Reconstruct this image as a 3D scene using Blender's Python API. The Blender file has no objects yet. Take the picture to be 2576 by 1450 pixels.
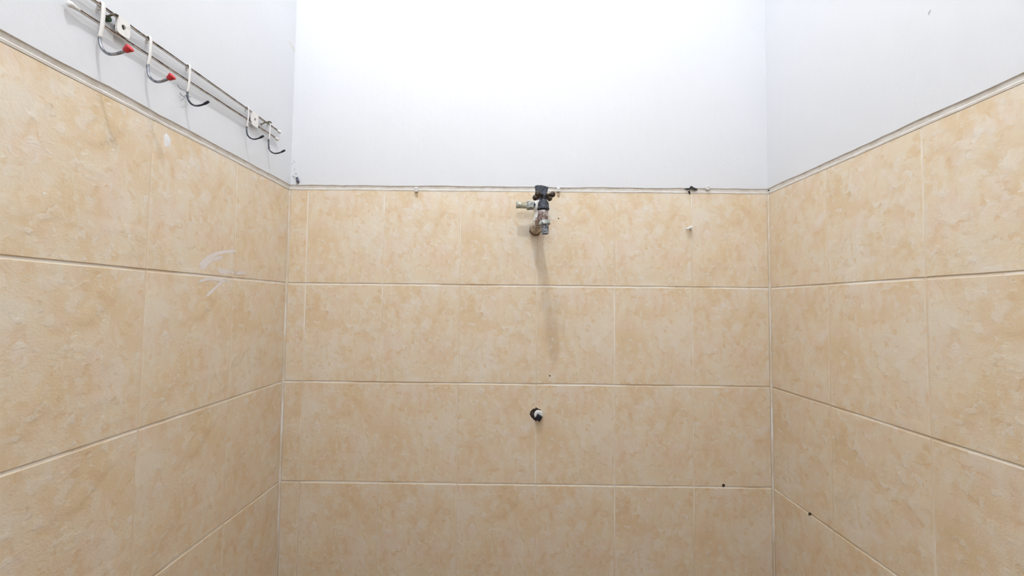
import bpy, bmesh, math, random
from mathutils import Vector, Matrix, noise

# ------------------------------------------------------------------ camera, light, exposure
scn = bpy.context.scene
COL = scn.collection
F_PX, IW, IH = 1009.4, 2576.0, 1450.0
ZT = 1.760                       # top of the tiling above the floor
W, LEN, ZC = 1.2486, 1.85, 2.92  # room width, length, ceiling height
CAM = Vector((0.5914, -1.0356, ZT - 0.2971))
PITCH, YAW, ROLL = 0.04172, 0.0062, 0.01072
fwd = Vector((-math.sin(YAW) * math.cos(PITCH), math.cos(YAW) * math.cos(PITCH), math.sin(PITCH)))
r0 = Vector((math.cos(YAW), math.sin(YAW), 0))
u0 = r0.cross(fwd)
RIGHT = r0 * math.cos(ROLL) + u0 * math.sin(ROLL)
UP = -r0 * math.sin(ROLL) + u0 * math.cos(ROLL)
cd = bpy.data.cameras.new('camera')
cd.sensor_fit = 'HORIZONTAL'; cd.sensor_width = 36.0
cd.lens = F_PX / IW * 36.0
cd.clip_start = 0.01
cam = bpy.data.objects.new('camera', cd)
m = Matrix((RIGHT, UP, -fwd)).transposed().to_4x4(); m.translation = CAM
cam.matrix_world = m
COL.objects.link(cam); scn.camera = cam

wd = bpy.data.worlds.new('world'); scn.world = wd; wd.use_nodes = True
wd.node_tree.nodes['Background'].inputs[0].default_value = (0.8, 0.85, 1, 1)
wd.node_tree.nodes['Background'].inputs[1].default_value = 0.05
vs = scn.view_settings
vs.view_transform = 'Standard'; vs.look = 'None'; vs.gamma = 1.0; vs.use_curve_mapping = False
vs.exposure = 0.0
cy = scn.cycles
cy.max_bounces = 6; cy.diffuse_bounces = 4; cy.glossy_bounces = 2; cy.transmission_bounces = 0; cy.transparent_max_bounces = 4
cy.use_adaptive_sampling = True; cy.adaptive_threshold = 0.08; cy.adaptive_min_samples = 20
LAMP = Vector((0.51, -0.82, 2.77))
LAMP_RADIUS, LAMP_STRENGTH, LAMP_COL = 0.020, 1260.0, (0.95, 0.975, 1.0)
FILL, FILL_RADIUS, FILL_STRENGTH, FILL_COL = Vector((0.60, -LEN + 0.09, 2.38)), 0.06, 62.0, (0.965, 0.98, 1.0)  # added fill behind the camera, brightens the far wall from the front
DOOR = (0.24, 1.02, 2.08)        # left, right, height of the doorway behind the camera

def ray(px, py):
    return (fwd * F_PX + RIGHT * (px - IW / 2) + UP * (IH / 2 - py)).normalized()
def back(px, py, p=0.0):         # point seen there at distance p in front of the back tiling
    d = ray(px, py); return CAM + d * ((-p - CAM.y) / d.y)
def left(px, py, p=0.0):         # ... in front of the left tiling
    d = ray(px, py); return CAM + d * ((p - CAM.x) / d.x)
def right(px, py, p=0.0):
    d = ray(px, py); return CAM + d * ((W - p - CAM.x) / d.x)

# ------------------------------------------------------------------ materials
def lin(c):
    return tuple(((v / 255) / 12.92 if v <= 10 else ((v / 255 + 0.055) / 1.055) ** 2.4) for v in c) + (1,)

class NT:
    def __init__(s, name):
        s.m = bpy.data.materials.new(name); s.m.use_nodes = True
        s.t = s.m.node_tree; s.bsdf = s.t.nodes['Principled BSDF']; s.out = s.t.nodes['Material Output']
    def n(s, typ, ins=None, **kw):
        nd = s.t.nodes.new(typ)
        for k, v in kw.items(): setattr(nd, k, v)
        for k, v in (ins or {}).items():
            sk = nd.inputs[k]
            if isinstance(v, bpy.types.NodeSocket): s.t.links.new(v, sk)
            else: sk.default_value = v
        return nd
    def math(s, op, a, b=0.0, c=0.0, clamp=False):
        nd = s.n('ShaderNodeMath', {0: a, 1: b, 2: c}, operation=op); nd.use_clamp = clamp; return nd.outputs[0]
    def vmath(s, op, a, b=(0, 0, 0)):
        return s.n('ShaderNodeVectorMath', {0: a, 1: b}, operation=op).outputs[0]
    def scale(s, a, k):
        return s.n('ShaderNodeVectorMath', {0: a, 'Scale': k}, operation='SCALE').outputs[0]
    def noise(s, vec, sc, det=3.0, rough=0.55, dist=0.0, col=False):
        nd = s.n('ShaderNodeTexNoise', {'Vector': vec, 'Scale': sc, 'Detail': det, 'Roughness': rough, 'Distortion': dist})
        return nd.outputs['Color' if col else 'Fac']
    def ss(s, v, a, b):          # smoothstep to 0..1
        nd = s.n('ShaderNodeMapRange', {'Value': v, 'From Min': a, 'From Max': b}, interpolation_type='SMOOTHSTEP')
        return nd.outputs[0]
    def mix(s, f, a, b):
        nd = s.n('ShaderNodeMix', {'Factor': f}, data_type='RGBA')
        for i, v in ((6, a), (7, b)):
            if isinstance(v, bpy.types.NodeSocket): s.t.links.new(v, nd.inputs[i])
            else: nd.inputs[i].default_value = v
        return nd.outputs[2]
    def bump(s, h, dist, strength=1.0, normal=None):
        ins = {'Height': h, 'Distance': dist, 'Strength': strength}
        if normal: ins['Normal'] = normal
        return s.n('ShaderNodeBump', ins).outputs[0]
    def set(s, **kw):
        names = {'color': 'Base Color', 'rough': 'Roughness', 'metal': 'Metallic', 'normal': 'Normal', 'spec': 'Specular IOR Level', 'alpha': 'Alpha'}
        for k, v in kw.items():
            sk = s.bsdf.inputs[names[k]]
            if isinstance(v, bpy.types.NodeSocket): s.t.links.new(v, sk)
            else: sk.default_value = v
        return s.m

def tile_material():
    t = NT('beige_marbled_tile')
    oc = t.n('ShaderNodeTexCoord').outputs['Object']
    off = t.n('ShaderNodeObjectInfo').outputs['Color']
    p = t.vmath('ADD', oc, off)
    w1 = t.vmath('SUBTRACT', t.noise(p, 24.0, 3, 0.62, col=True), (0.5, 0.5, 0.5))
    pw = t.vmath('ADD', p, t.scale(w1, 0.045))
    base, light, dark, pink = (0.770, 0.648, 0.480, 1), (0.785, 0.712, 0.595, 1), (0.735, 0.575, 0.378, 1), (0.770, 0.630, 0.490, 1)
    big = t.noise(pw, 9.0, 2, 0.55)
    c = t.mix(t.ss(t.noise(t.vmath('ADD', p, (7, 0, 2)), 17.0, 1, 0.5), 0.46, 0.64), base, pink)
    c = t.mix(t.math('MULTIPLY', t.ss(big, 0.52, 0.36), 0.85), c, dark)
    c = t.mix(t.math('MULTIPLY', t.ss(big, 0.52, 0.68), 0.70), c, light)
    # slanting brushed strokes
    mp = t.n('ShaderNodeMapping', {'Vector': pw, 'Rotation': (0, math.radians(35), 0), 'Scale': (1.0, 1, 0.30)}).outputs[0]
    st = t.noise(mp, 66.0, 2, 0.55)
    c = t.mix(t.math('MULTIPLY', t.ss(st, 0.54, 0.66), 0.55), c, dark)
    c = t.mix(t.math('MULTIPLY', t.ss(st, 0.46, 0.34), 0.50), c, light)
    # pale and ochre flakes with crisp edges, fading out to one side
    hs = []
    for sc, off_, hi, lo, k1, k2 in ((34.0, (4, 0, 1), 0.76, 0.20, 0.50, 0.48), (64.0, (9, 0, 6), 0.82, 0.14, 0.52, 0.54)):
        vo = t.n('ShaderNodeTexVoronoi', {'Vector': t.vmath('ADD', pw, off_), 'Scale': sc, 'Randomness': 1.0}, feature='F1')
        rnd = t.n('ShaderNodeSeparateColor', {0: vo.outputs['Color']}).outputs[0]
        fade = t.ss(t.noise(t.vmath('ADD', p, off_), sc * 1.15, 1, 0.5), 0.45, 0.66)
        fl = t.math('MULTIPLY', t.ss(rnd, hi - 0.01, hi + 0.01), fade)
        c = t.mix(t.math('MULTIPLY', fl, k1), c, (0.795, 0.730, 0.640, 1))
        fl2 = t.math('MULTIPLY', t.ss(rnd, lo + 0.01, lo - 0.01), fade)
        c = t.mix(t.math('MULTIPLY', fl2, k2), c, (0.705, 0.505, 0.290, 1))
        hs += [t.math('MULTIPLY', fl, 0.20), t.math('MULTIPLY', fl2, -0.16)]
    # chipped slate-like steps, only here and there
    v2 = t.n('ShaderNodeTexVoronoi', {'Vector': t.vmath('ADD', pw, (1.3, 0, 4.4)), 'Scale': 17.0}, feature='F1')
    r2 = t.n('ShaderNodeSeparateColor', {0: v2.outputs['Color']}).outputs[1]
    mask = t.ss(t.noise(t.vmath('ADD', p, (2.2, 0, 9.0)), 16.0, 1, 0.5), 0.48, 0.62)
    ve = t.n('ShaderNodeTexVoronoi', {'Vector': t.vmath('ADD', pw, (1.3, 0, 4.4)), 'Scale': 17.0}, feature='DISTANCE_TO_EDGE').outputs['Distance']
    cr = t.math('MULTIPLY', t.ss(ve, 0.020, 0.002), mask)
    c = t.mix(t.math('MULTIPLY', cr, 0.28), c, (0.78, 0.73, 0.64, 1))
    hs += [t.math('MULTIPLY', t.math('MULTIPLY', r2, mask), 0.42), t.math('MULTIPLY', big, 0.7), t.math('MULTIPLY', st, 0.34), t.math('MULTIPLY', t.noise(p, 330.0, 0, 0.6), 0.14)]
    h = hs[0]
    for q in hs[1:]: h = t.math('ADD', h, q)
    return t.set(color=c, rough=0.42, spec=0.35, normal=t.bump(h, 0.0018, 0.85))

def grout_material(name='cream_grout', white=(0.88, 0.84, 0.77, 1), tan=(0.70, 0.57, 0.42, 1), lo=0.46, hi=0.60):
    t = NT(name)
    g = t.n('ShaderNodeNewGeometry').outputs['Position']
    a = t.noise(g, 4.5, 3, 0.6)
    b = t.noise(g, 60.0, 3, 0.6)
    c = t.mix(t.math('MULTIPLY', t.ss(a, lo, hi), 0.9), white, tan)
    c = t.mix(t.math('MULTIPLY', t.ss(b, 0.64, 0.74), 0.6), c, (0.48, 0.35, 0.23, 1))
    return t.set(color=c, rough=0.85, spec=0.2, normal=t.bump(b, 0.001, 0.6))

def plaster_material(name, c1, c2, amt=1.0):
    t = NT(name)
    g = t.n('ShaderNodeNewGeometry').outputs['Position']
    a = t.noise(g, 3.0, 3, 0.5); b = t.noise(g, 34.0, 3, 0.6); f = t.noise(g, 420.0, 2, 0.6)
    c = t.mix(t.ss(a, 0.3, 0.7), c1, c2)
    h = t.math('ADD', t.math('MULTIPLY', b, 0.6), t.math('MULTIPLY', f, 0.07))
    return t.set(color=c, rough=0.75, spec=0.25, normal=t.bump(h, 0.0022 * amt, 0.5))

def plain(name, c, rough=0.6, metal=0.0, c2=None, sc=60.0, lo=0.42, hi=0.6, bump=0.0, spec=0.4):
    t = NT(name)
    g = t.n('ShaderNodeTexCoord').outputs['Object']
    n = t.noise(g, sc, 4, 0.6)
    col = t.mix(t.ss(n, lo, hi), c, c2) if c2 else t.mix(t.math('MULTIPLY', n, 0.25), c, tuple(v * 0.75 for v in c[:3]) + (1,))
    kw = dict(color=col, rough=rough, metal=metal, spec=spec)
    if bump: kw['normal'] = t.bump(n, bump, 0.7)
    return t.set(**kw)

def rail_material():
    t = NT('white_paint_rusted_on_top')
    g = t.n('ShaderNodeNewGeometry')
    nz = t.n('ShaderNodeSeparateXYZ', {0: g.outputs['Normal']}).outputs[2]
    n = t.noise(g.outputs['Position'], 90.0, 4, 0.65)
    f = t.ss(t.math('ADD', nz, t.math('MULTIPLY', t.math('SUBTRACT', n, 0.5), 1.5)), -0.70, -0.15)
    rust = t.mix(t.ss(t.noise(g.outputs['Position'], 160.0, 3, 0.6), 0.40, 0.62), (0.022, 0.016, 0.014, 1), (0.15, 0.085, 0.045, 1))
    return t.set(color=t.mix(f, (0.80, 0.78, 0.75, 1), rust), rough=0.6, spec=0.3)

def smear_material():
    t = NT('dried_paint_smear')
    g = t.n('ShaderNodeNewGeometry').outputs['Position']
    n = t.math('ADD', t.math('MULTIPLY', t.noise(g, 420.0, 3, 0.6), 0.75), t.math('MULTIPLY', t.noise(g, 38.0, 3, 0.6), 0.55))
    cov = t.n('ShaderNodeAttribute', attribute_name='cover').outputs['Fac']
    t.set(color=(0.80, 0.745, 0.715, 1), rough=0.6)
    t.set(alpha=t.math('GREATER_THAN', t.math('ADD', n, cov), 1.05))   # a broken, dry-brushed film
    return t.m

M = dict(
    tile=tile_material(), grout=grout_material(), joint=grout_material('tan_grout', (0.86, 0.80, 0.71, 1), (0.745, 0.605, 0.44, 1), 0.36, 0.54),
    plaster=plaster_material('white_wall_paint', (0.745, 0.757, 0.782, 1), (0.73, 0.742, 0.765, 1)),
    mortar=plain('pale_mortar_edge', (0.80, 0.775, 0.735, 1), 0.9, c2=(0.72, 0.67, 0.60, 1), sc=40, bump=0.002),
    caulk=plain('white_caulk', (0.88, 0.86, 0.83, 1), 0.6, c2=(0.84, 0.80, 0.74, 1), sc=50, bump=0.001),
    corner=plain('corner_grout', (0.87, 0.84, 0.80, 1), 0.7, c2=(0.72, 0.60, 0.45, 1), sc=5.0, lo=0.38, hi=0.55, bump=0.001),
    ceiling=plaster_material('ceiling_paint', (0.88, 0.88, 0.88, 1), (0.86, 0.86, 0.86, 1)),
    floor=plain('floor_tile', (0.22, 0.125, 0.06, 1), 0.4, c2=(0.17, 0.10, 0.05, 1), sc=12),
    rail=rail_material(),
    white_metal=plain('chipped_white_paint', (0.80, 0.78, 0.75, 1), 0.5, c2=(0.62, 0.57, 0.52, 1), sc=160, lo=0.55, hi=0.75),
    steel=plain('dark_steel_wire', (0.05, 0.055, 0.065, 1), 0.3, 0.7, c2=(0.14, 0.15, 0.17, 1), sc=120),
    bare=plain('bright_steel_wire', (0.34, 0.35, 0.38, 1), 0.3, 0.8, c2=(0.16, 0.17, 0.19, 1), sc=90),
    red=plain('red_plastic', (0.62, 0.035, 0.045, 1), 0.4, c2=(0.48, 0.03, 0.04, 1), sc=120),
    nail=plain('rusty_nail', (0.10, 0.10, 0.075, 1), 0.7, 0.3, c2=(0.20, 0.16, 0.11, 1), sc=200),
    green=plain('green_wall_plug', (0.035, 0.085, 0.035, 1), 0.6, c2=(0.02, 0.05, 0.025, 1), sc=150),
    dark=plain('black_residue', (0.018, 0.018, 0.016, 1), 0.8, c2=(0.05, 0.05, 0.045, 1), sc=220, bump=0.003),
    gunmetal=plain('dark_patina_metal', (0.045, 0.05, 0.066, 1), 0.55, 0.35, c2=(0.28, 0.29, 0.29, 1), sc=210, lo=0.5, hi=0.80, bump=0.001),
    bronze=plain('brown_patina_metal', (0.05, 0.04, 0.03, 1), 0.45, 0.4, c2=(0.22, 0.19, 0.14, 1), sc=220, lo=0.48, hi=0.75, bump=0.001),
    copper=plain('scaled_copper', (0.20, 0.13, 0.115, 1), 0.6, 0.3, c2=(0.52, 0.47, 0.46, 1), sc=150, lo=0.40, hi=0.62, bump=0.001),
    limed=plain('limescaled_metal', (0.44, 0.46, 0.44, 1), 0.55, 0.3, c2=(0.12, 0.13, 0.115, 1), sc=190, lo=0.46, hi=0.64, bump=0.001),
    nipple=plain('dull_olive_metal', (0.52, 0.53, 0.46, 1), 0.5, 0.3, c2=(0.30, 0.27, 0.14, 1), sc=80, lo=0.48, hi=0.65, bump=0.001),
    bluegrey=plain('blue_grey_metal', (0.30, 0.33, 0.36, 1), 0.45, 0.4, c2=(0.09, 0.10, 0.12, 1), sc=190, lo=0.45, hi=0.6, bump=0.001),
    brass=plain('dirty_brass', (0.52, 0.46, 0.36, 1), 0.55, 0.25, c2=(0.20, 0.12, 0.08, 1), sc=130, lo=0.5, hi=0.68, bump=0.001),
    rust=plain('dark_rust', (0.14, 0.07, 0.045, 1), 0.8, 0.1, c2=(0.30, 0.22, 0.17, 1), sc=120, bump=0.002),
    tape=plain('white_thread_tape', (0.68, 0.67, 0.64, 1), 0.7, c2=(0.30, 0.28, 0.25, 1), sc=170, lo=0.48, hi=0.68, bump=0.001),
    white_plastic=plain('white_plastic', (0.82, 0.83, 0.84, 1), 0.4, c2=(0.74, 0.74, 0.73, 1), sc=80),
    black_plastic=plain('black_plastic', (0.012, 0.012, 0.018, 1), 0.4, c2=(0.02, 0.02, 0.03, 1), sc=80),
    hole=plain('dark_brown_hole', (0.03, 0.022, 0.018, 1), 0.9, c2=(0.16, 0.09, 0.06, 1), sc=180, lo=0.5, hi=0.7, bump=0.003),
    brown=plain('rusty_stain', (0.46, 0.30, 0.16, 1), 0.8, c2=(0.64, 0.49, 0.32, 1), sc=200, bump=0.001),
    bugblue=plain('dark_blue_grey_lump', (0.07, 0.07, 0.09, 1), 0.6, c2=(0.22, 0.22, 0.28, 1), sc=260, bump=0.001),
    thread=plain('pale_thread', (0.66, 0.65, 0.62, 1), 0.8),
    greyline=plain('grey_scuff', (0.40, 0.40, 0.42, 1), 0.8, c2=(0.58, 0.58, 0.60, 1), sc=180),
    chipgrey=plain('pale_grey_chip', (0.66, 0.66, 0.64, 1), 0.8, c2=(0.76, 0.76, 0.74, 1), sc=140, bump=0.001),
    paint=plain('dried_white_paint', (0.84, 0.84, 0.85, 1), 0.6, c2=(0.78, 0.77, 0.76, 1), sc=70, bump=0.001),
    smear=smear_material(),
    door=plain('door_paint', (0.36, 0.30, 0.24, 1), 0.5, sc=8),
)

# ------------------------------------------------------------------ helpers
def obj(name, bm, mat, parent=None, smooth=False, world=True):
    """bmesh in world coordinates -> mesh object (its origin moved to the centre of its base)"""
    me = bpy.data.meshes.new(name)
    bmesh.ops.recalc_face_normals(bm, faces=bm.faces)
    if smooth:
        for f in bm.faces: f.smooth = True
    bm.to_mesh(me); bm.free()
    me.materials.append(M[mat])
    o = bpy.data.objects.new(name, me); COL.objects.link(o)
    if world and len(me.vertices):
        xs = [v.co for v in me.vertices]
        lo = Vector([min(v[i] for v in xs) for i in range(3)]); hi = Vector([max(v[i] for v in xs) for i in range(3)])
        c = (lo + hi) / 2
        me.transform(Matrix.Translation(-c)); o.location = c
    if parent:
        o.parent = parent
        o.location = o.location - absloc(parent)
    return o
def absloc(o):
    v = Vector(o.location)
    while o.parent: o = o.parent; v += Vector(o.location)
    return v
def thing(name, loc, label, cat, group=None):
    o = bpy.data.objects.new(name, None); COL.objects.link(o); o.location = loc
    o.empty_display_size = 0.02
    return tag(o, label, cat, group)
def tag(o, label=None, cat=None, group=None, kind=None):
    if label: o['label'] = label
    if cat: o['category'] = cat
    if group: o['group'] = group
    if kind: o['kind'] = kind
    return o

def box(bm, lo, hi, bevel=0.0):
    vs_ = [bm.verts.new((x, y, z)) for x in (lo[0], hi[0]) for y in (lo[1], hi[1]) for z in (lo[2], hi[2])]
    fs = [bm.faces.new([vs_[i] for i in q]) for q in ((0, 1, 3, 2), (4, 6, 7, 5), (0, 4, 5, 1), (2, 3, 7, 6), (0, 2, 6, 4), (1, 5, 7, 3))]
    if bevel:
        es = list({e for f in fs for e in f.edges})
        bmesh.ops.bevel(bm, geom=es, offset=bevel, segments=2, affect='EDGES', profile=0.5)
    return bm
def frame(d):
    d = d.normalized(); a = Vector((0, 0, 1)) if abs(d.z) < 0.9 else Vector((1, 0, 0))
    x = d.cross(a).normalized(); return x, d.cross(x).normalized(), d
def rev(bm, a, b, prof, seg=20, rot=0.0, cap=True):
    """solid of revolution about a->b; prof = [(t along 0..1, radius)]"""
    x, y, d = frame(b - a); rings = []
    for t, r in prof:
        c = a.lerp(b, t)
        rings.append([bm.verts.new(c + (x * math.cos(2 * math.pi * k / seg + rot) + y * math.sin(2 * math.pi * k / seg + rot)) * r) for k in range(seg)])
    for A, B in zip(rings, rings[1:]):
        for k in range(seg): bm.faces.new((A[k], A[(k + 1) % seg], B[(k + 1) % seg], B[k]))
    if cap: bm.faces.new(rings[0]); bm.faces.new(rings[-1])
    return bm
def tube(bm, pts, rad, seg=10, flat=1.0):
    """tube through pts; rad number or list; flat squeezes along second axis"""
    n = len(pts); rings = []
    rs = rad if isinstance(rad, (list, tuple)) else [rad] * n
    px = None
    for i, p in enumerate(pts):
        d = (pts[min(i + 1, n - 1)] - pts[max(i - 1, 0)]).normalized()
        if px is None: x, y, _ = frame(d)
        else:
            x = (px - d * px.dot(d)).normalized(); y = d.cross(x)
        px = x
        rings.append([bm.verts.new(p + (x * math.cos(2 * math.pi * k / seg) + y * math.sin(2 * math.pi * k / seg) * flat) * rs[i]) for k in range(seg)])
    for A, B in zip(rings, rings[1:]):
        for k in range(seg): bm.faces.new((A[k], A[(k + 1) % seg], B[(k + 1) % seg], B[k]))
    bm.faces.new(rings[0]); bm.faces.new(rings[-1])
    return bm
def smoothpts(ps, k=5):
    out = []; n = len(ps)
    for i in range(n - 1):
        p0, p1, p2, p3 = ps[max(i - 1, 0)], ps[i], ps[i + 1], ps[min(i + 2, n - 1)]
        for j in range(k):
            t = j / k
            out.append(0.5 * ((2 * p1) + (p2 - p0) * t + (2 * p0 - 5 * p1 + 4 * p2 - p3) * t * t + (3 * p1 - p0 - 3 * p2 + p3) * t ** 3))
    out.append(ps[-1]); return out
def patch(bm, pts, nrm, th, dome=0.6):
    """a thin lump with the given outline (world points on a wall), rising th along nrm"""
    c = sum(pts, Vector()) / len(pts)
    lo = [bm.verts.new(p) for p in pts]
    mid = [bm.verts.new(c.lerp(p, 0.86) + nrm * th * dome) for p in pts]
    top = bm.verts.new(c + nrm * th); n = len(pts)
    for i in range(n):
        j = (i + 1) % n
        bm.faces.new((lo[i], lo[j], mid[j], mid[i])); bm.faces.new((mid[i], mid[j], top))
    bm.faces.new(lo)
    return bm

NB, NL, NR = Vector((0, -1, 0)), Vector((1, 0, 0)), Vector((-1, 0, 0))
random.seed(7)
TH = 0.0015        # tile face stands this far out of the grout
GH, GV = 0.0044, 0.0030
PROUD = 0.0045      # plaster stands this far out of the tiling

# ------------------------------------------------------------------ shell
def slab(name, lo, hi, mat):
    return tag(obj(name, box(bmesh.new(), lo, hi), mat), kind='structure')
wall_back = slab('wall_back', (-0.12, TH, 0), (W + 0.12, 0.12, ZC), 'grout')
wall_left = slab('wall_left', (-0.12, -LEN, 0), (-TH, TH, ZC), 'grout')
wall_right = slab('wall_right', (W + TH, -LEN, 0), (W + 0.12, TH, ZC), 'grout')
bm = bmesh.new()
for lo, hi in (((-0.12, -LEN - 0.12, 0), (DOOR[0], -LEN, ZC)), ((DOOR[1], -LEN - 0.12, 0), (W + 0.12, -LEN, ZC)), ((DOOR[0], -LEN - 0.12, DOOR[2]), (DOOR[1], -LEN, ZC))): box(bm, lo, hi)
wall_front = tag(obj('wall_front', bm, 'plaster'), kind='structure')
floor = slab('floor', (-0.12, -LEN - 0.12, -0.10), (W + 0.12, 0.12, 0), 'floor')
ceiling = slab('ceiling', (-0.12, -LEN - 0.12, ZC), (W + 0.12, 0.12, ZC + 0.1), 'ceiling')
for w_, l_ in ((wall_back, 'far wall, beige tiles below and white plaster above'), (wall_left, 'left wall, beige tiles below white plaster with hook rack'),
               (wall_right, 'right wall, beige tiles below plain white plaster'), (wall_front, 'white wall behind the camera with the door'),
               (floor, 'brown tiled floor'), (ceiling, 'white ceiling')):
    w_['label'] = l_
bm = bmesh.new()
for lo, hi in (((DOOR[0], -LEN - 0.12, 0), (DOOR[0] + 0.03, -LEN + 0.006, DOOR[2])), ((DOOR[1] - 0.03, -LEN - 0.12, 0), (DOOR[1], -LEN + 0.006, DOOR[2])), ((DOOR[0] + 0.03, -LEN - 0.12, DOOR[2] - 0.03), (DOOR[1] - 0.03, -LEN + 0.006, DOOR[2]))): box(bm, lo, hi)
box(bm, (DOOR[0] + 0.032, -LEN - 0.05, 0.008), (DOOR[1] - 0.032, -LEN - 0.015, DOOR[2] - 0.033))
door = tag(obj('door_1', bm, 'door'), 'plain brown painted door in the wall behind', kind='structure')

# local wall frames: u along the wall (to the right when facing it), n out of it
FR = {'back': (Vector((0, 0, 0)), Vector((1, 0, 0)), NB, W, 0.0),
      'left': (Vector((0, -LEN, 0)), Vector((0, 1, 0)), NL, LEN, math.pi / 2),
      'right': (Vector((W, 0, 0)), Vector((0, -1, 0)), NR, LEN, -math.pi / 2),
      'front': (Vector((W, -LEN + TH, 0)), Vector((-1, 0, 0)), Vector((0, 1, 0)), W, math.pi)}
def wp(side, u, z, n=0.0):
    o, d, nn, _, _ = FR[side]; return o + d * u + nn * n + Vector((0, 0, z))

# --- tiles
def tile_mesh(w, h, var, notch=None):
    rnd = random.Random(var * 31 + int(w * 1000) * 7 + int(h * 1000))
    j = lambda s=0.00035: rnd.uniform(-s, s)
    a, b = w / 2, h / 2
    pts = []
    cs = [(-a, -b), (a, -b), (a, b), (-a, b)]
    for k in range(4):
        (x0, z0), (x1, z1) = cs[k], cs[(k + 1) % 4]
        nseg = 3 if abs(x1 - x0) + abs(z1 - z0) > 0.1 else 1
        if notch and notch[0] == k:      # half-round bite out of this side
            _, s, r = notch
            L = math.hypot(x1 - x0, z1 - z0); d = ((x1 - x0) / L, (z1 - z0) / L); nin = (-d[1], d[0])
            pts.append((x0, z0))
            for q in range(9):
                t = math.pi * q / 8; rr = r * (1 + rnd.uniform(-0.12, 0.10))
                pts.append((x0 + d[0] * (s - math.cos(t) * rr) + nin[0] * max(0.0, math.sin(t) * rr - 0.001), z0 + d[1] * (s - math.cos(t) * rr) + nin[1] * max(0, math.sin(t) * rr - 0.001)))
            continue
        for i in range(nseg):
            t = i / nseg
            pts.append((x0 + (x1 - x0) * t + j(), z0 + (z1 - z0) * t + j()))
    bv = 0.0009; n = len(pts); inner = []
    for i in range(n):
        p0, p1, p2 = pts[i - 1], pts[i], pts[(i + 1) % n]
        e1 = Vector((p1[0] - p0[0], p1[1] - p0[1])).normalized(); e2 = Vector((p2[0] - p1[0], p2[1] - p1[1])).normalized()
        nn = Vector((-e1.y - e2.y, e1.x + e2.x)); k = nn.length
        nn = nn.normalized() * min(bv / max(0.35, k / 2), bv * 2)
        inner.append((p1[0] + nn.x, p1[1] + nn.y))
    bm = bmesh.new()
    r0_ = [bm.verts.new((x, TH, z)) for x, z in pts]
    r1_ = [bm.verts.new((x, 0.0005, z)) for x, z in pts]
    r2_ = [bm.verts.new((x, 0, z)) for x, z in inner]
    for A, B in ((r0_, r1_), (r1_, r2_)):
        for i in range(n): bm.faces.new((A[i], A[(i + 1) % n], B[(i + 1) % n], B[i]))
    bm.faces.new(r2_)
    bmesh.ops.recalc_face_normals(bm, faces=bm.faces)
    me = bpy.data.meshes.new('tile'); bm.to_mesh(me); bm.free()
    me.materials.append(M['tile'])
    return me
CACHE = {}
H0, HR = 0.2477, 0.2521
ROWS = [(ZT - H0, ZT)] + [(ZT - H0 - HR * (i + 1), ZT - H0 - HR * i) for i in range(6)]
PRINTS = [(0.0, 0, 0.0), (1.7, 0, 0.9), (3.3, 0, 2.1), (5.2, 0, 4.4), (7.1, 0, 6.3)]
HOLE = back(1354, 1043)
def lay(side, parent, cols, seed):
    rnd = random.Random(seed)
    o, d, nn, L, rz = FR[side]
    for i, (z0, z1) in enumerate(ROWS):
        z0c = max(z0, 0.0)
        for j, (u0_, u1_) in enumerate(cols):
            w, h = u1_ - u0_ - GV, z1 - z0c - GH
            if w < 0.01 or h < 0.01: continue
            uc, zc = (u0_ + u1_) / 2, (z0c + z1) / 2
            notch = None
            if side == 'back' and z0 < HOLE.z < z1:
                if abs(u1_ - HOLE.x) < 0.02: notch = (1, HOLE.z - (zc - h / 2), 0.0150)
                if abs(u0_ - HOLE.x) < 0.02: notch = (3, (zc + h / 2) - HOLE.z, 0.0150)
            if notch: me = tile_mesh(w, h, 1, notch)
            else:
                key = (round(w, 4), round(h, 4), rnd.randrange(3))
                if key not in CACHE: CACHE[key] = tile_mesh(*key)
                me = CACHE[key]
            t = bpy.data.objects.new('tile', me); COL.objects.link(t)
            p = wp(side, uc, zc, rnd.uniform(-0.00025, 0.0002))
            t.parent = parent; t.location = p - Vector(parent.location); t.rotation_euler = (0, 0, rz)
            po = PRINTS[rnd.randrange(5)]
            t.color = (po[0], po[1], po[2], 1)
cut = 0.0496
cb = [(0.002, cut)] + [(cut + 0.2 * i, cut + 0.2 * (i + 1)) for i in range(5)] + [(cut + 1.0, W - 0.002)]
lay('back', wall_back, cb, 3)
def side_cols(d1, flip):
    e = [0.002, d1]
    while e[-1] < LEN - 0.02: e.append(min(e[-1] + 0.2, LEN))
    c = list(zip(e, e[1:]))
    return [(LEN - b, LEN - a) for a, b in c] if flip else c
lay('left', wall_left, side_cols(0.1971, True), 5)
lay('right', wall_right, side_cols(0.1914, False), 9)
def joints(side, parent, cols):
    bm = bmesh.new()
    for (a0, a1) in cols[:-1]:
        segs = []
        for z0, z1 in ROWS:
            if side == 'back' and abs(a1 - HOLE.x) < 0.02 and z0 < HOLE.z < z1: segs += [(z0, HOLE.z - 0.0155), (HOLE.z + 0.0155, z1)]
            else: segs.append((z0, z1))
        for z0, z1 in segs:
            q = [wp(side, u, z, n) for u, n in ((a1 - GV / 2 - 0.0006, -0.0009), (a1 - GV / 2 + 0.0004, -0.0004), (a1 + GV / 2 - 0.0004, -0.0004), (a1 + GV / 2 + 0.0006, -0.0009)) for z in (max(0, z0) + GH / 2 - 0.0003, z1 - GH / 2 + 0.0003)]
            v = [bm.verts.new(p_) for p_ in q]
            for k in (0, 2, 4): bm.faces.new((v[k], v[k + 1], v[k + 3], v[k + 2]))
    o = obj('joint_filler', bm, 'joint', parent)
joints('back', wall_back, cb); joints('left', wall_left, side_cols(0.1971, True)[::-1]); joints('right', wall_right, side_cols(0.1914, False))
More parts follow.
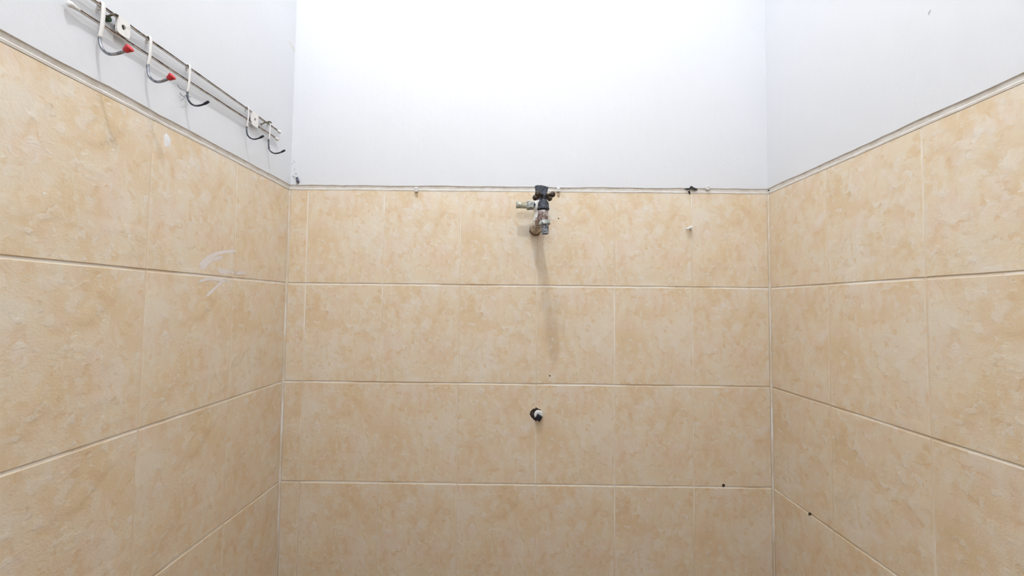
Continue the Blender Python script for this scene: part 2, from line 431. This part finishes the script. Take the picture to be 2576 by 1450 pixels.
lay('front', wall_front, [(0.002, W - DOOR[1]), (W - DOOR[0], W - DOOR[0] + 0.2), (W - DOOR[0] + 0.2, W - 0.002)], 4)

# --- plaster above the tiles, its uneven lower edge, the caulk line
def strip(side, rows, seed, mat, name, parent=None, seg=90, u0_=0.0, u1_=None):
    """rows = [(z, n, jitter z, jitter n)] : an extruded wavering profile"""
    L = FR[side][3]; u1_ = L if u1_ is None else u1_
    bm = bmesh.new(); cols = []
    for i in range(seg + 1):
        u = u0_ + (u1_ - u0_) * i / seg
        cols.append([bm.verts.new(wp(side, u, z + jz * (noise.noise(Vector((u * 9, seed + 3.1 * k * 0, 0))) + 0.5 * noise.noise(Vector((u * 47, seed, 2)))),
                                     n + jn * noise.noise(Vector((u * 30, seed, 5 + k))))) for k, (z, n, jz, jn) in enumerate(rows)])
    for A, B in zip(cols, cols[1:]):
        for k in range(len(rows) - 1): bm.faces.new((A[k], A[k + 1], B[k + 1], B[k]))
    bm.faces.new(cols[0]); bm.faces.new(cols[-1])
    for A, B in zip(cols, cols[1:]): bm.faces.new((A[-1], A[0], B[0], B[-1]))
    return obj(name, bm, mat, parent)
ED = 0.0098
for k, (side, wl) in enumerate((('back', wall_back), ('left', wall_left), ('right', wall_right))):
    strip(side, [(ZC, PROUD, 0, 0), (ZT + ED, PROUD, 0.0022, 0.0004), (ZT + ED, -TH, 0.0022, 0), (ZC, -TH, 0, 0)], 11 + k, 'plaster', 'plaster', wl)
    t = strip(side, [(ZT + ED, PROUD - 0.0006, 0.0022, 0.0003), (ZT + ED - 0.0016, 0.0022, 0.0018, 0.0003), (ZT + 0.0025, 0.0012, 0.0010, 0.0003), (ZT + 0.001, -TH, 0, 0), (ZT + ED, -TH, 0.0022, 0)], 11 + k, 'mortar', 'trim_%d' % (k + 1))
    tag(t, 'rough pale mortar edge between plaster and tiles on the %s wall' % ('far', 'left', 'right')[k], kind='structure')
    strip(side, [(ZT + 0.0035, 0.0006, 0.0010, 0.0003), (ZT + 0.001, 0.0016, 0.001, 0.0004), (ZT - 0.0022, 0.0006, 0.0012, 0.0002), (ZT - 0.002, -TH, 0, 0), (ZT + 0.003, -TH, 0, 0)], 21 + k, 'caulk', 'caulk_bead', t)
for k, (x, sx) in enumerate(((0.0, 1), (W, -1))):
    bm = bmesh.new(); cols = []
    for i in range(60):
        z = ZT * i / 59
        r = 0.0034 + 0.0016 * noise.noise(Vector((k * 5, 0, z * 9)))
        cols.append([bm.verts.new((x + sx * a * r - sx * 0.001, 0.001 - b * r, z)) for a, b in ((0, 0), (1, 0), (0.62, 0.62), (0, 1))])
    for A, B in zip(cols, cols[1:]):
        for q in range(4): bm.faces.new((A[q], A[(q + 1) % 4], B[(q + 1) % 4], B[q]))
    bm.faces.new(cols[0]); bm.faces.new(cols[-1])
    tag(obj('trim_%d' % (4 + k), bm, 'corner'), 'pale grout line running down the %s tiled corner' % ('left', 'right')[k], kind='structure')

# ------------------------------------------------------------------ marks that belong to the walls
def blob(pxs, fn, p, nrm, th, name, mat, parent, label=None, dome=0.6):
    o = obj(name, patch(bmesh.new(), [fn(x, y, p) for x, y in pxs], nrm, th, dome), mat, parent)
    if label: o['label'] = label
    return o
blob([(412, 340), (418, 334), (426, 343), (430, 352), (428, 366), (422, 372), (414, 368), (411, 354)], left, 0.0, NL, 0.0006, 'paint_fleck', 'paint', wall_left, 'white dried paint fleck on the tile')
blob([(107, 486), (111, 484), (116, 487), (113, 491), (108, 490)], left, 0.0, NL, 0.0005, 'paint_fleck', 'paint', wall_left, 'tiny white paint fleck on the tile')
def smear(stroke, wid, cov):
    bm = bmesh.new(); lay_ = bm.verts.layers.float.new('cover')
    P = smoothpts([left(x, y, 0.00032) for x, y in stroke], 6); n = len(P); prev = None
    for i, p in enumerate(P):
        d = (P[min(i + 1, n - 1)] - P[max(i - 1, 0)]).normalized(); s = d.cross(NL).normalized()
        row = []
        for q in range(5):
            f = (q - 2) / 2
            v = bm.verts.new(p + s * f * wid * (0.55 + 0.45 * math.sin(math.pi * min(1, (i + 2) / (n + 2)))) + NL * 0.00008 * (1 - f * f))
            e = math.sin(math.pi * (i + 0.3) / (n - 0.4))
            v[lay_] = max(0, cov * (1 - f * f) * min(1, 2.2 * e)); row.append(v)
        if prev:
            for q in range(4): bm.faces.new((prev[q], prev[q + 1], row[q + 1], row[q]))
        prev = row
    o = obj('paint_smear', bm, 'smear', wall_left, smooth=True)
    if o.data.polygons[0].normal.x < 0: o.data.flip_normals()
    o['label'] = 'whitish smear of paint wiped over the tiles'
smear([(498, 672), (520, 652), (552, 636), (600, 632)], 0.0060, 0.72)
smear([(500, 680), (520, 664), (545, 650), (565, 648)], 0.011, 0.52)
smear([(540, 676), (565, 684), (590, 686), (632, 690)], 0.010, 0.50)
smear([(492, 716), (515, 704), (545, 704), (590, 708)], 0.006, 0.52)
smear([(512, 752), (534, 732), (556, 712), (572, 702)], 0.006, 0.62)
for x, y, r, fn, nrm, wl in ((1820, 1222, 4, back, NB, wall_back), (2037, 1294, 4, right, NR, wall_right), (1383, 946, 1.9, back, NB, wall_back), (1405, 550, 1.6, back, NB, wall_back)):
    blob([(x + r * math.cos(a * 0.785) * (1 + 0.2 * math.sin(a * 3)), y + r * math.sin(a * 0.785)) for a in range(8)], fn, 0.0, nrm, 0.0008, 'grout_pit', 'hole', wl, 'tiny dark pit')
blob([(2335, 38), (2334, 33), (2340, 24), (2343, 26), (2340, 34), (2337, 40)], right, PROUD, NR, 0.0004, 'scuff', 'greyline', wall_right, 'short slanting grey scuff on the white plaster')
for q in ([(725, 103), (729, 102), (743, 127), (741, 131), (737, 130)], [(730, 108), (733, 108), (742, 125), (739, 124)]):
    blob(q, left, PROUD, NL, 0.0008, 'plaster_chip', 'chipgrey', wall_left, 'pale chipped dent in the plaster')
blob([(1733, 484), (1725, 487), (1716, 484), (1722, 480)], back, 0.0, NB, 0.001, 'mortar_crumb', 'caulk', wall_back)
blob([(1931, 480), (1936, 476), (1943, 475), (1944, 479), (1938, 482)], back, 0.0055, NB, 0.002, 'corner_gap', 'dark', wall_back, 'dark gap where mortar is missing in the corner')
# broken plaster edge
p = 0.0063
blob([(1720, 477), (1727, 474), (1733, 474), (1739, 467.5), (1746, 472), (1753, 475), (1756, 479), (1748, 479.5), (1745, 477), (1740, 474.5), (1736, 478), (1729, 478.5)], back, p, NB, 0.0012, 'plaster_hole', 'dark', wall_back, 'black ragged hole broken in the plaster edge')
blob([(1731, 481), (1735, 480), (1737, 486), (1736, 490), (1732, 486)], back, 0.0018, NB, 0.0012, 'plaster_hole', 'dark', wall_back)

# ------------------------------------------------------------------ hook rack on the left plaster
RX = PROUD + 0.0075           # rail axis, distance from the tile plane
ra, rb = left(245, 8, RX), left(703, 332, RX)
la, lb = left(178, 12, RX), left(697, 350, RX)
za, zl = (ra.z + rb.z) / 2, (la.z + lb.z) / 2
yfront = la.y - 0.002
rack = thing('hook_rack', (PROUD, (yfront + rb.y) / 2, zl), 'white painted rusty hook rail with five wire hooks on left wall', 'hook rack')
def rail(z0, z1, y0, y1):
    bm = bmesh.new(); N = 24
    P = [Vector((RX + 0.0006 * noise.noise(Vector((i * 0.7, z0 * 50, 0))), y0 + (y1 - y0) * i / N, z0 + (z1 - z0) * i / N + 0.0005 * noise.noise(Vector((i * 0.6, 3, z0 * 9))))) for i in range(N + 1)]
    tube(bm, P, 0.0022, 10)
    o = obj('rail', bm, 'rail', rack, smooth=True)
    for q in (0, -1):
        d = (P[0] - P[1]).normalized() if q == 0 else (P[-1] - P[-2]).normalized()
        b2 = bmesh.new(); rev(b2, P[q] - d * 0.010, P[q] + d * 0.004, [(0, 0.0023), (0.45, 0.0030), (0.7, 0.0042), (0.9, 0.0040), (1, 0.0022)], 12)
        obj('rail_end', b2, 'white_metal', o, smooth=True)
rail(la.z, lb.z, la.y, lb.y)
rail(ra.z + (la.y - ra.y) / (rb.y - ra.y) * (rb.z - ra.z), rb.z, la.y, rb.y)
zrail = lambda y: ra.z + (y - ra.y) / (rb.y - ra.y) * (rb.z - ra.z)

def hook(px, py, wid, depth, drop, cap, bare_from):
    p = left(px, py, RX); y = p.y; z = zrail(y)
    u = lambda a, b: Vector((PROUD + a, y, z + b))
    # painted strap over both rails
    path = smoothpts([u(0.0045, -0.006), u(0.0048, 0.001), u(0.0075, 0.0045), u(0.0108, 0.002), u(0.0112, -0.012), u(0.0105, -0.030), u(0.0085, bare_from)], 4)
    bm = bmesh.new(); tube(bm, path, wid, 10, 0.62)
    h = obj('hook', bm, 'white_metal', rack, smooth=True)
    k = drop
    path = smoothpts([u(0.0085, bare_from + 0.003), u(0.0085, bare_from - 0.004), u(0.0105, -0.84 * k), u(0.016, -0.95 * k), u(0.0235, -k), u(depth * 0.68, -0.99 * k), u(depth * 0.86, -0.945 * k), u(depth, -0.885 * k)], 5)
    bm = bmesh.new(); tube(bm, path, 0.0016 if wid < 0.0022 else 0.0020, 10)
    obj('hook_wire', bm, 'bare' if cap else 'steel', h, smooth=True)
    if cap:
        a, b = path[-5], path[-1] + (path[-1] - path[-5]).normalized() * 0.0035
        bm = bmesh.new(); rev(bm, a, b, [(0, 0.0026), (0.12, 0.0036), (0.5, 0.0043), (0.85, 0.0054), (0.96, 0.0052), (1, 0.0042)], 12)
        o = obj('hook_cap', bm, 'red', h, smooth=True); o['label'] = 'red plastic cap'
    else:
        a, b = path[-7], path[-1]
        bm = bmesh.new(); rev(bm, a, b, [(0, 0.0018), (0.05, 0.0022), (0.97, 0.0022), (1, 0.0018)], 10)
        o = obj('hook_tip', bm, 'black_plastic', h, smooth=True); o['label'] = 'dark worn tip'
    return h, z, y
hook(254, 18, 0.0028, 0.049, 0.069, True, -0.046)
hook(374, 98, 0.0024, 0.046, 0.068, True, -0.042)
h3 = hook(473, 172, 0.0021, 0.047, 0.069, False, -0.045)
hook(621, 277, 0.0017, 0.046, 0.066, False, -0.040)
hook(676, 312, 0.0018, 0.048, 0.069, False, -0.036)

def plate(px0, px1, hole_w):
    y0, y1 = left(px0, 60, RX).y, left(px1, 100, RX).y
    zt, zb = zrail((y0 + y1) / 2) + 0.003, zl - 0.002
    xa, xb = RX - 0.0008, RX + 0.0026
    yc, zc = (y0 + y1) / 2, (zt + zb) / 2
    bm = bmesh.new(); n = 24; ro, ri = [], []
    for x in (xa, xb):
        A, B = [], []
        for k in range(n):
            t = 2 * math.pi * k / n; c, s = math.cos(t), math.sin(t)
            q = (abs(c) ** 6 + abs(s) ** 6) ** (-1 / 6)
            A.append(bm.verts.new((x, yc + c * q * (y1 - y0) / 2, zc + s * q * (zt - zb) / 2)))
            B.append(bm.verts.new((x, yc + c * hole_w, zc + s * hole_w * 1.15)))
        ro.append(A); ri.append(B)
    for k in range(n):
        j = (k + 1) % n
        bm.faces.new((ro[1][k], ro[1][j], ri[1][j], ri[1][k])); bm.faces.new((ro[0][k], ri[0][k], ri[0][j], ro[0][j]))
        bm.faces.new((ro[0][k], ro[0][j], ro[1][j], ro[1][k])); bm.faces.new((ri[0][k], ri[1][k], ri[1][j], ri[0][j]))
    o = obj('mounting_plate', bm, 'white_metal', rack)
    b2 = bmesh.new(); rev(b2, Vector((PROUD, yc, zc)), Vector((xa + 0.0005, yc, zc)), [(0, hole_w * 1.3), (1, hole_w * 1.3)], 14)
    obj('spacer', b2, 'nail', o)
    return yc
plate(291, 322, 0.0034)
plate(640, 655, 0.0030)
def nail(pts, mat='nail'):
    P = smoothpts([left(x, y, RX + d) for x, y, d in pts], 4)
    bm = bmesh.new(); tube(bm, P, [0.0013] * (len(P) - 1) + [0.0006], 8)
    obj('bent_nail', bm, mat, rack, smooth=True)
    b2 = bmesh.new(); d = (P[1] - P[0]).normalized(); rev(b2, P[0] - d * 0.0006, P[0] + d * 0.0006, [(0, 0.0026), (1, 0.0026)], 10)
    obj('nail_head', b2, mat, rack)
nail([(268, 42, -0.003), (280, 38, 0.003), (288, 35, 0.004), (298, 40, 0.003)])
nail([(657, 313, -0.003), (666, 309, 0.002), (678, 306, 0.004), (683, 310, 0.003)])
p0 = left(266, 47, PROUD)
obj('wall_plug', rev(bmesh.new(), p0, p0 + NL * 0.006, [(0, 0.0042), (0.8, 0.0042), (1, 0.003)], 10), 'green', rack)['label'] = 'green plug behind the hook'
# frayed bit of wire twisted around the third hook
wt = thing('wire_scrap', left(463, 240, PROUD + 0.008), 'frayed scrap of thin grey wire twisted around the third hook', 'wire')
for s in ([(470, 238), (463, 243), (457, 240), (452, 233)], [(468, 228), (460, 226), (452, 222), (446, 213)], [(470, 243), (462, 247), (455, 254)], [(466, 240), (474, 242), (480, 245)]):
    P = smoothpts([left(x, y, PROUD + 0.008 - 0.0012 * i) for i, (x, y) in enumerate(s)], 4)
    obj('strand', tube(bmesh.new(), P, 0.0005, 6), 'bare', wt, smooth=True)

# ------------------------------------------------------------------ water tap
tap = thing('water_tap', back(1347, 578), 'corroded metal water tap with cross handle and side outlet on far wall', 'tap')
in0 = back(1347, 579, 0.0)
P1 = 0.042                                   # riser distance from the wall
PV = 0.165                                   # front valve distance
def part(name, bm, mat, parent=tap, smooth=True):
    o = obj(name, bm, mat, parent, smooth=smooth); return o
def bev(o, w=0.0008):
    md = o.modifiers.new('bevel', 'BEVEL'); md.width = w; md.segments = 2; md.limit_method = 'ANGLE'; md.angle_limit = 0.6
    return o
pv = lambda d: in0 + NB * d
bm = bmesh.new(); rev(bm, pv(0.0), pv(0.014), [(0, 0.0165), (0.3, 0.0168), (1, 0.0150)], 7, 0.3)
part('wall_flange', bm, 'rust', smooth=False)
bm = bmesh.new(); rev(bm, pv(0.010), pv(0.062), [(0, 0.0125), (0.15, 0.0135), (0.2, 0.0142), (0.32, 0.0142), (0.36, 0.0128), (0.85, 0.0125), (1, 0.010)], 20)
part('inlet_pipe', bm, 'brass')
stub_c = back(1353, 518, P1)
riser_b = Vector((in0.x + 0.002, -P1, in0.z)); riser_t = Vector((stub_c.x, -P1, stub_c.z))
bm = bmesh.new(); rev(bm, riser_b, riser_t + Vector((0, 0, 0.012)), [(0, 0.0105), (0.30, 0.0105), (0.33, 0.0085), (0.62, 0.0085), (0.65, 0.0115), (0.95, 0.0115), (1, 0.009)], 18)
part('riser', bm, 'tape')
# side outlet pointing left
e0, e1, e2, e3 = riser_t, back(1344, 517.5, P1), back(1325, 517.5, P1), back(1299, 515.5, P1)
bm = bmesh.new(); rev(bm, e0, e1 + (e2 - e1) * 0.1, [(0, 0.010), (1, 0.0098)], 16); so = part('side_outlet', bm, 'gunmetal')
bm = bmesh.new(); rev(bm, e1, e2, [(0, 0.0085), (0.05, 0.0108), (0.9, 0.0118), (1, 0.0105)], 6, 0.4); bev(part('hex_nut', bm, 'limed', so, False))
bm = bmesh.new(); x_, y_, d_ = frame(e3 - e2); rings = []
for t, r in ((0, 0.0085), (0.04, 0.0078), (0.7, 0.0082), (1.0, 0.0092), (0.96, 0.0068), (0.4, 0.006)):
    rings.append([bm.verts.new(e2.lerp(e3, t) + (x_ * math.cos(k * math.pi / 8) + y_ * math.sin(k * math.pi / 8)) * r + d_ * (0.0016 * math.sin(k * 2.3) if t >= 0.96 else 0)) for k in range(16)])
for A, B in zip(rings, rings[1:]):
    for k in range(16): bm.faces.new((A[k], A[(k + 1) % 16], B[(k + 1) % 16], B[k]))
bm.faces.new(rings[0]); bm.faces.new(rings[-1])
part('nipple', bm, 'nipple', so)
# flared flat lever on top of the riser
bm = bmesh.new()
PL = P1 + 0.004
fr = [back(x, y, PL + 0.005) for x, y in ((1350, 506), (1348, 486), (1345.5, 467.5), (1352, 465.5), (1364, 466), (1380, 470.5), (1377, 484), (1374, 506))]
bk = [q - NB * 0.009 for q in fr]
A = [bm.verts.new(q) for q in fr]; B = [bm.verts.new(q) for q in bk]
bm.faces.new(A); bm.faces.new(B)
for k in range(8): bm.faces.new((A[k], A[(k + 1) % 8], B[(k + 1) % 8], B[k]))
bev(part('lever', bm, 'gunmetal', smooth=False), 0.0012)
# horizontal body from riser to the front valve
vc = back(1365.5, 538, PV)
bm = bmesh.new(); rev(bm, Vector((riser_t.x + 0.002, -P1, vc.z)), vc, [(0, 0.0095), (0.2, 0.0095), (0.24, 0.0118), (0.42, 0.0118), (0.46, 0.0095), (1, 0.010)], 18)
part('valve_body', bm, 'copper')
# bonnet and spindle
ax = lambda x, y: back(x, y, PV)
bm = bmesh.new(); rev(bm, ax(1366.5, 528.5), ax(1367.5, 496), [(0, 0.0128), (0.06, 0.0136), (0.14, 0.0134), (0.2, 0.0124), (0.45, 0.0122), (0.62, 0.0105), (0.75, 0.0075), (1, 0.0055)], 22)
part('bonnet', bm, 'gunmetal')
# cross handle
hc = ax(1368, 493.5)
bm = bmesh.new(); rev(bm, hc + Vector((0, 0, -0.008)), hc + Vector((0, 0, 0.0085)), [(0, 0.0065), (0.2, 0.0085), (0.75, 0.0085), (0.93, 0.0065), (1, 0.003)], 16)
ch = part('cross_handle', bm, 'gunmetal')
for a in (math.radians(218.0 - 90), math.radians(218), math.radians(308), math.radians(38)):
    # angle measured in plan: x right, y towards the viewer
    d = Vector((math.cos(a), -math.sin(a), 0.0))
    bm = bmesh.new(); rev(bm, hc + d * 0.004, hc + d * 0.0285, [(0, 0.0040), (0.3, 0.0034), (0.52, 0.0036), (0.64, 0.0056), (0.78, 0.0067), (0.92, 0.0054), (1, 0.0022)], 14)
    part('handle_arm', bm, 'bronze', ch)
# spout, collar ring, hose barb
bm = bmesh.new(); rev(bm, ax(1365.5, 531), ax(1367.5, 558), [(0, 0.0118), (0.2, 0.0112), (0.7, 0.0106), (1, 0.0108)], 20)
part('spout', bm, 'copper')
bm = bmesh.new(); rev(bm, ax(1369, 555), ax(1370.5, 567), [(0, 0.0108), (0.1, 0.0122), (0.55, 0.0122), (0.62, 0.0128), (0.92, 0.0124), (1, 0.0105)], 20)
part('spout_ring', bm, 'limed')
q0, q1 = ax(1370, 566), ax(1371.5, 589)
bm = bmesh.new(); x_, y_, d_ = frame(q1 - q0); rings = []
for t, r in ((0, 0.0088), (0.3, 0.0088), (0.42, 0.0080), (0.46, 0.0088), (0.72, 0.0084), (0.76, 0.0079), (1.0, 0.0079), (1.0, 0.0062), (0.3, 0.0060)):
    rings.append([bm.verts.new(q0.lerp(q1, t) + (x_ * math.cos(k * math.pi / 9) + y_ * math.sin(k * math.pi / 9)) * r) for k in range(18)])
for A, B in zip(rings, rings[1:]):
    for k in range(18): bm.faces.new((A[k], A[(k + 1) % 18], B[(k + 1) % 18], B[k]))
bm.faces.new(rings[0]); bm.faces.new(rings[-1])
part('hose_barb', bm, 'bluegrey', smooth=False)

# ------------------------------------------------------------------ plugged pipe outlet below the tap
pl = thing('pipe_plug', HOLE, 'white pipe plug with black square head in a round hole below the tap', 'pipe plug')
bm = bmesh.new(); n = 22
ring = []
for r, dep in ((0.0205, 0.0010), (0.0160, 0.0004), (0.010, 0.0002)):
    ring.append([bm.verts.new(HOLE + Vector((math.cos(2 * math.pi * k / n) * r * (1 + 0.05 * math.sin(k * 1.9)), TH - dep, math.sin(2 * math.pi * k / n) * r * (1 + 0.05 * math.sin(k * 1.9))))) for k in range(n)])
for A, B in zip(ring, ring[1:]):
    for k in range(n): bm.faces.new((A[k], A[(k + 1) % n], B[(k + 1) % n], B[k]))
bm.faces.new(ring[-1])
o = obj('hole_rim', bm, 'hole', pl); o['label'] = 'dark broken mortar inside the hole'
c0 = back(1355, 1045.5, 0.009); a0 = Vector((c0.x, TH, c0.z))
bm = bmesh.new(); rev(bm, a0, c0, [(0, 0.0112), (0.85, 0.0112), (1, 0.0100)], 22)
bev(obj('plug_body', bm, 'white_plastic', pl))
c1 = back(1355.5, 1053, 0.019); a1 = Vector((c1.x, -0.0085, c1.z))
bm = bmesh.new(); rev(bm, a1, c1, [(0, 0.0100), (1, 0.0094)], 4, math.radians(15))
bev(obj('square_head', bm, 'black_plastic', pl), 0.0006)

# ------------------------------------------------------------------ small clips and pegs
def clip(px, py, label, stain=True):
    c = back(px, py, PROUD * 0.4)
    t = thing('cable_clip', c, label, 'clip', 'white clips along the tile edge')
    bm = bmesh.new()
    box(bm, (c.x - 0.0038, c.y - 0.008, c.z - 0.0055), (c.x + 0.0038, c.y + 0.001, c.z + 0.006), 0.0012)
    b = obj('clip_body', bm, 'white_plastic', t)
    bm = bmesh.new(); rev(bm, c + Vector((0, -0.008, 0.002)), c + Vector((0, -0.0098, 0.002)), [(0, 0.0016), (0.6, 0.0022), (1, 0.0012)], 10)
    obj('nail_head', bm, 'white_metal', b)
    if stain:
        q = back(px + 1, py + 15)
        obj('rust_mark', patch(bmesh.new(), [q + Vector((math.cos(a * 0.9) * 0.0032, 0, math.sin(a * 0.9) * 0.0046)) for a in range(7)], NB, 0.0006), 'brown', t)['label'] = 'brown rust mark below'
    return t
clip(1048, 479, 'white clip with rust mark, leftmost along the tile edge')
clip(1404, 479, 'white clip with rust mark just right of the tap')
clip(1778, 474, 'white clip right of the black hole in the plaster', False)
a, b = back(1738, 577, 0.0), back(1734, 574, 0.013)
peg = thing('wall_peg', a, 'small white peg sticking out of the tiles below the black hole', 'peg')
bm = bmesh.new(); rev(bm, a, b, [(0, 0.0026), (0.7, 0.0026)], 10)
st_ = obj('peg_stem', bm, 'white_plastic', peg)
bm = bmesh.new(); box(bm, (-0.0088, -0.0035, -0.0030), (0.0088, 0.0035, 0.0030), 0.0022)
bm.transform(Matrix.Translation(b) @ Matrix.Rotation(math.radians(-24), 4, 'Y'))
obj('peg_head', bm, 'white_plastic', peg, smooth=True)
# dark lump hanging on threads in the left corner
c = back(748, 451, PROUD + 0.003)
bug = thing('dark_lump', c, 'tiny dark lump hanging from threads in the left plaster corner', 'debris')
bm = bmesh.new(); rev(bm, back(747, 446, PROUD + 0.003), back(750, 461, PROUD + 0.003), [(0, 0.0018), (0.2, 0.0033), (0.4, 0.0026), (0.55, 0.0036), (0.8, 0.0038), (1, 0.0012)], 10)
obj('lump', bm, 'bugblue', bug, smooth=True)
for s in ([(737, 443), (741, 447), (746, 452)], [(741, 441), (744, 446), (748, 450)], [(748, 460), (747, 462), (746, 464)]):
    obj('thread', tube(bmesh.new(), [back(x, y, PROUD + 0.0015) for x, y in s], 0.0005, 6), 'thread', bug, smooth=True)
for q in ([(735.5, 442), (738, 443.5), (740, 446), (737, 446)], [(738.5, 405), (740, 402), (740, 407), (744, 409), (739, 408.5)], [(735, 410), (737, 412), (737, 415), (735, 413)], [(740, 423), (742, 423), (742, 430), (741, 430)], [(742, 435), (747, 436), (746, 440), (743, 439)]):
    blob(q, back, PROUD, NB, 0.0006, 'grime_speck', 'greyline', wall_back)

# ------------------------------------------------------------------ ceiling lamp and added fill (outside the frame)
def lamp(name, base, c, radius, strength, col, label):
    """a white socket; the glowing bulb is a point light of the bulb's radius in front of it"""
    t = thing(name, base, label, 'lamp')
    d = (c - base).normalized(); e = c - d * (radius + 0.012)
    bm = bmesh.new(); rev(bm, base, e, [(0, 0.05), (0.25, 0.048), (0.4, 0.022), (1, 0.020)], 18)
    obj('lamp_holder', bm, 'white_plastic', t, smooth=True)
    ld = bpy.data.lights.new('bulb', 'POINT'); ld.energy = strength * 4 * math.pi ** 2 * radius ** 2
    ld.color = col; ld.shadow_soft_size = radius
    o = bpy.data.objects.new('bulb', ld); COL.objects.link(o); o.parent = t; o.location = c - base
lamp('ceiling_lamp', Vector((LAMP.x, LAMP.y, ZC)), LAMP, LAMP_RADIUS, LAMP_STRENGTH, LAMP_COL, 'bare white bulb in a socket on the ceiling above the tap')
lamp('added_fill_lamp', Vector((FILL.x, -LEN, FILL.z)), FILL, FILL_RADIUS, FILL_STRENGTH, FILL_COL, 'added fill light, a bare white bulb in a socket above the door')  # made-up lamp, added only to fill the far wall with frontal light
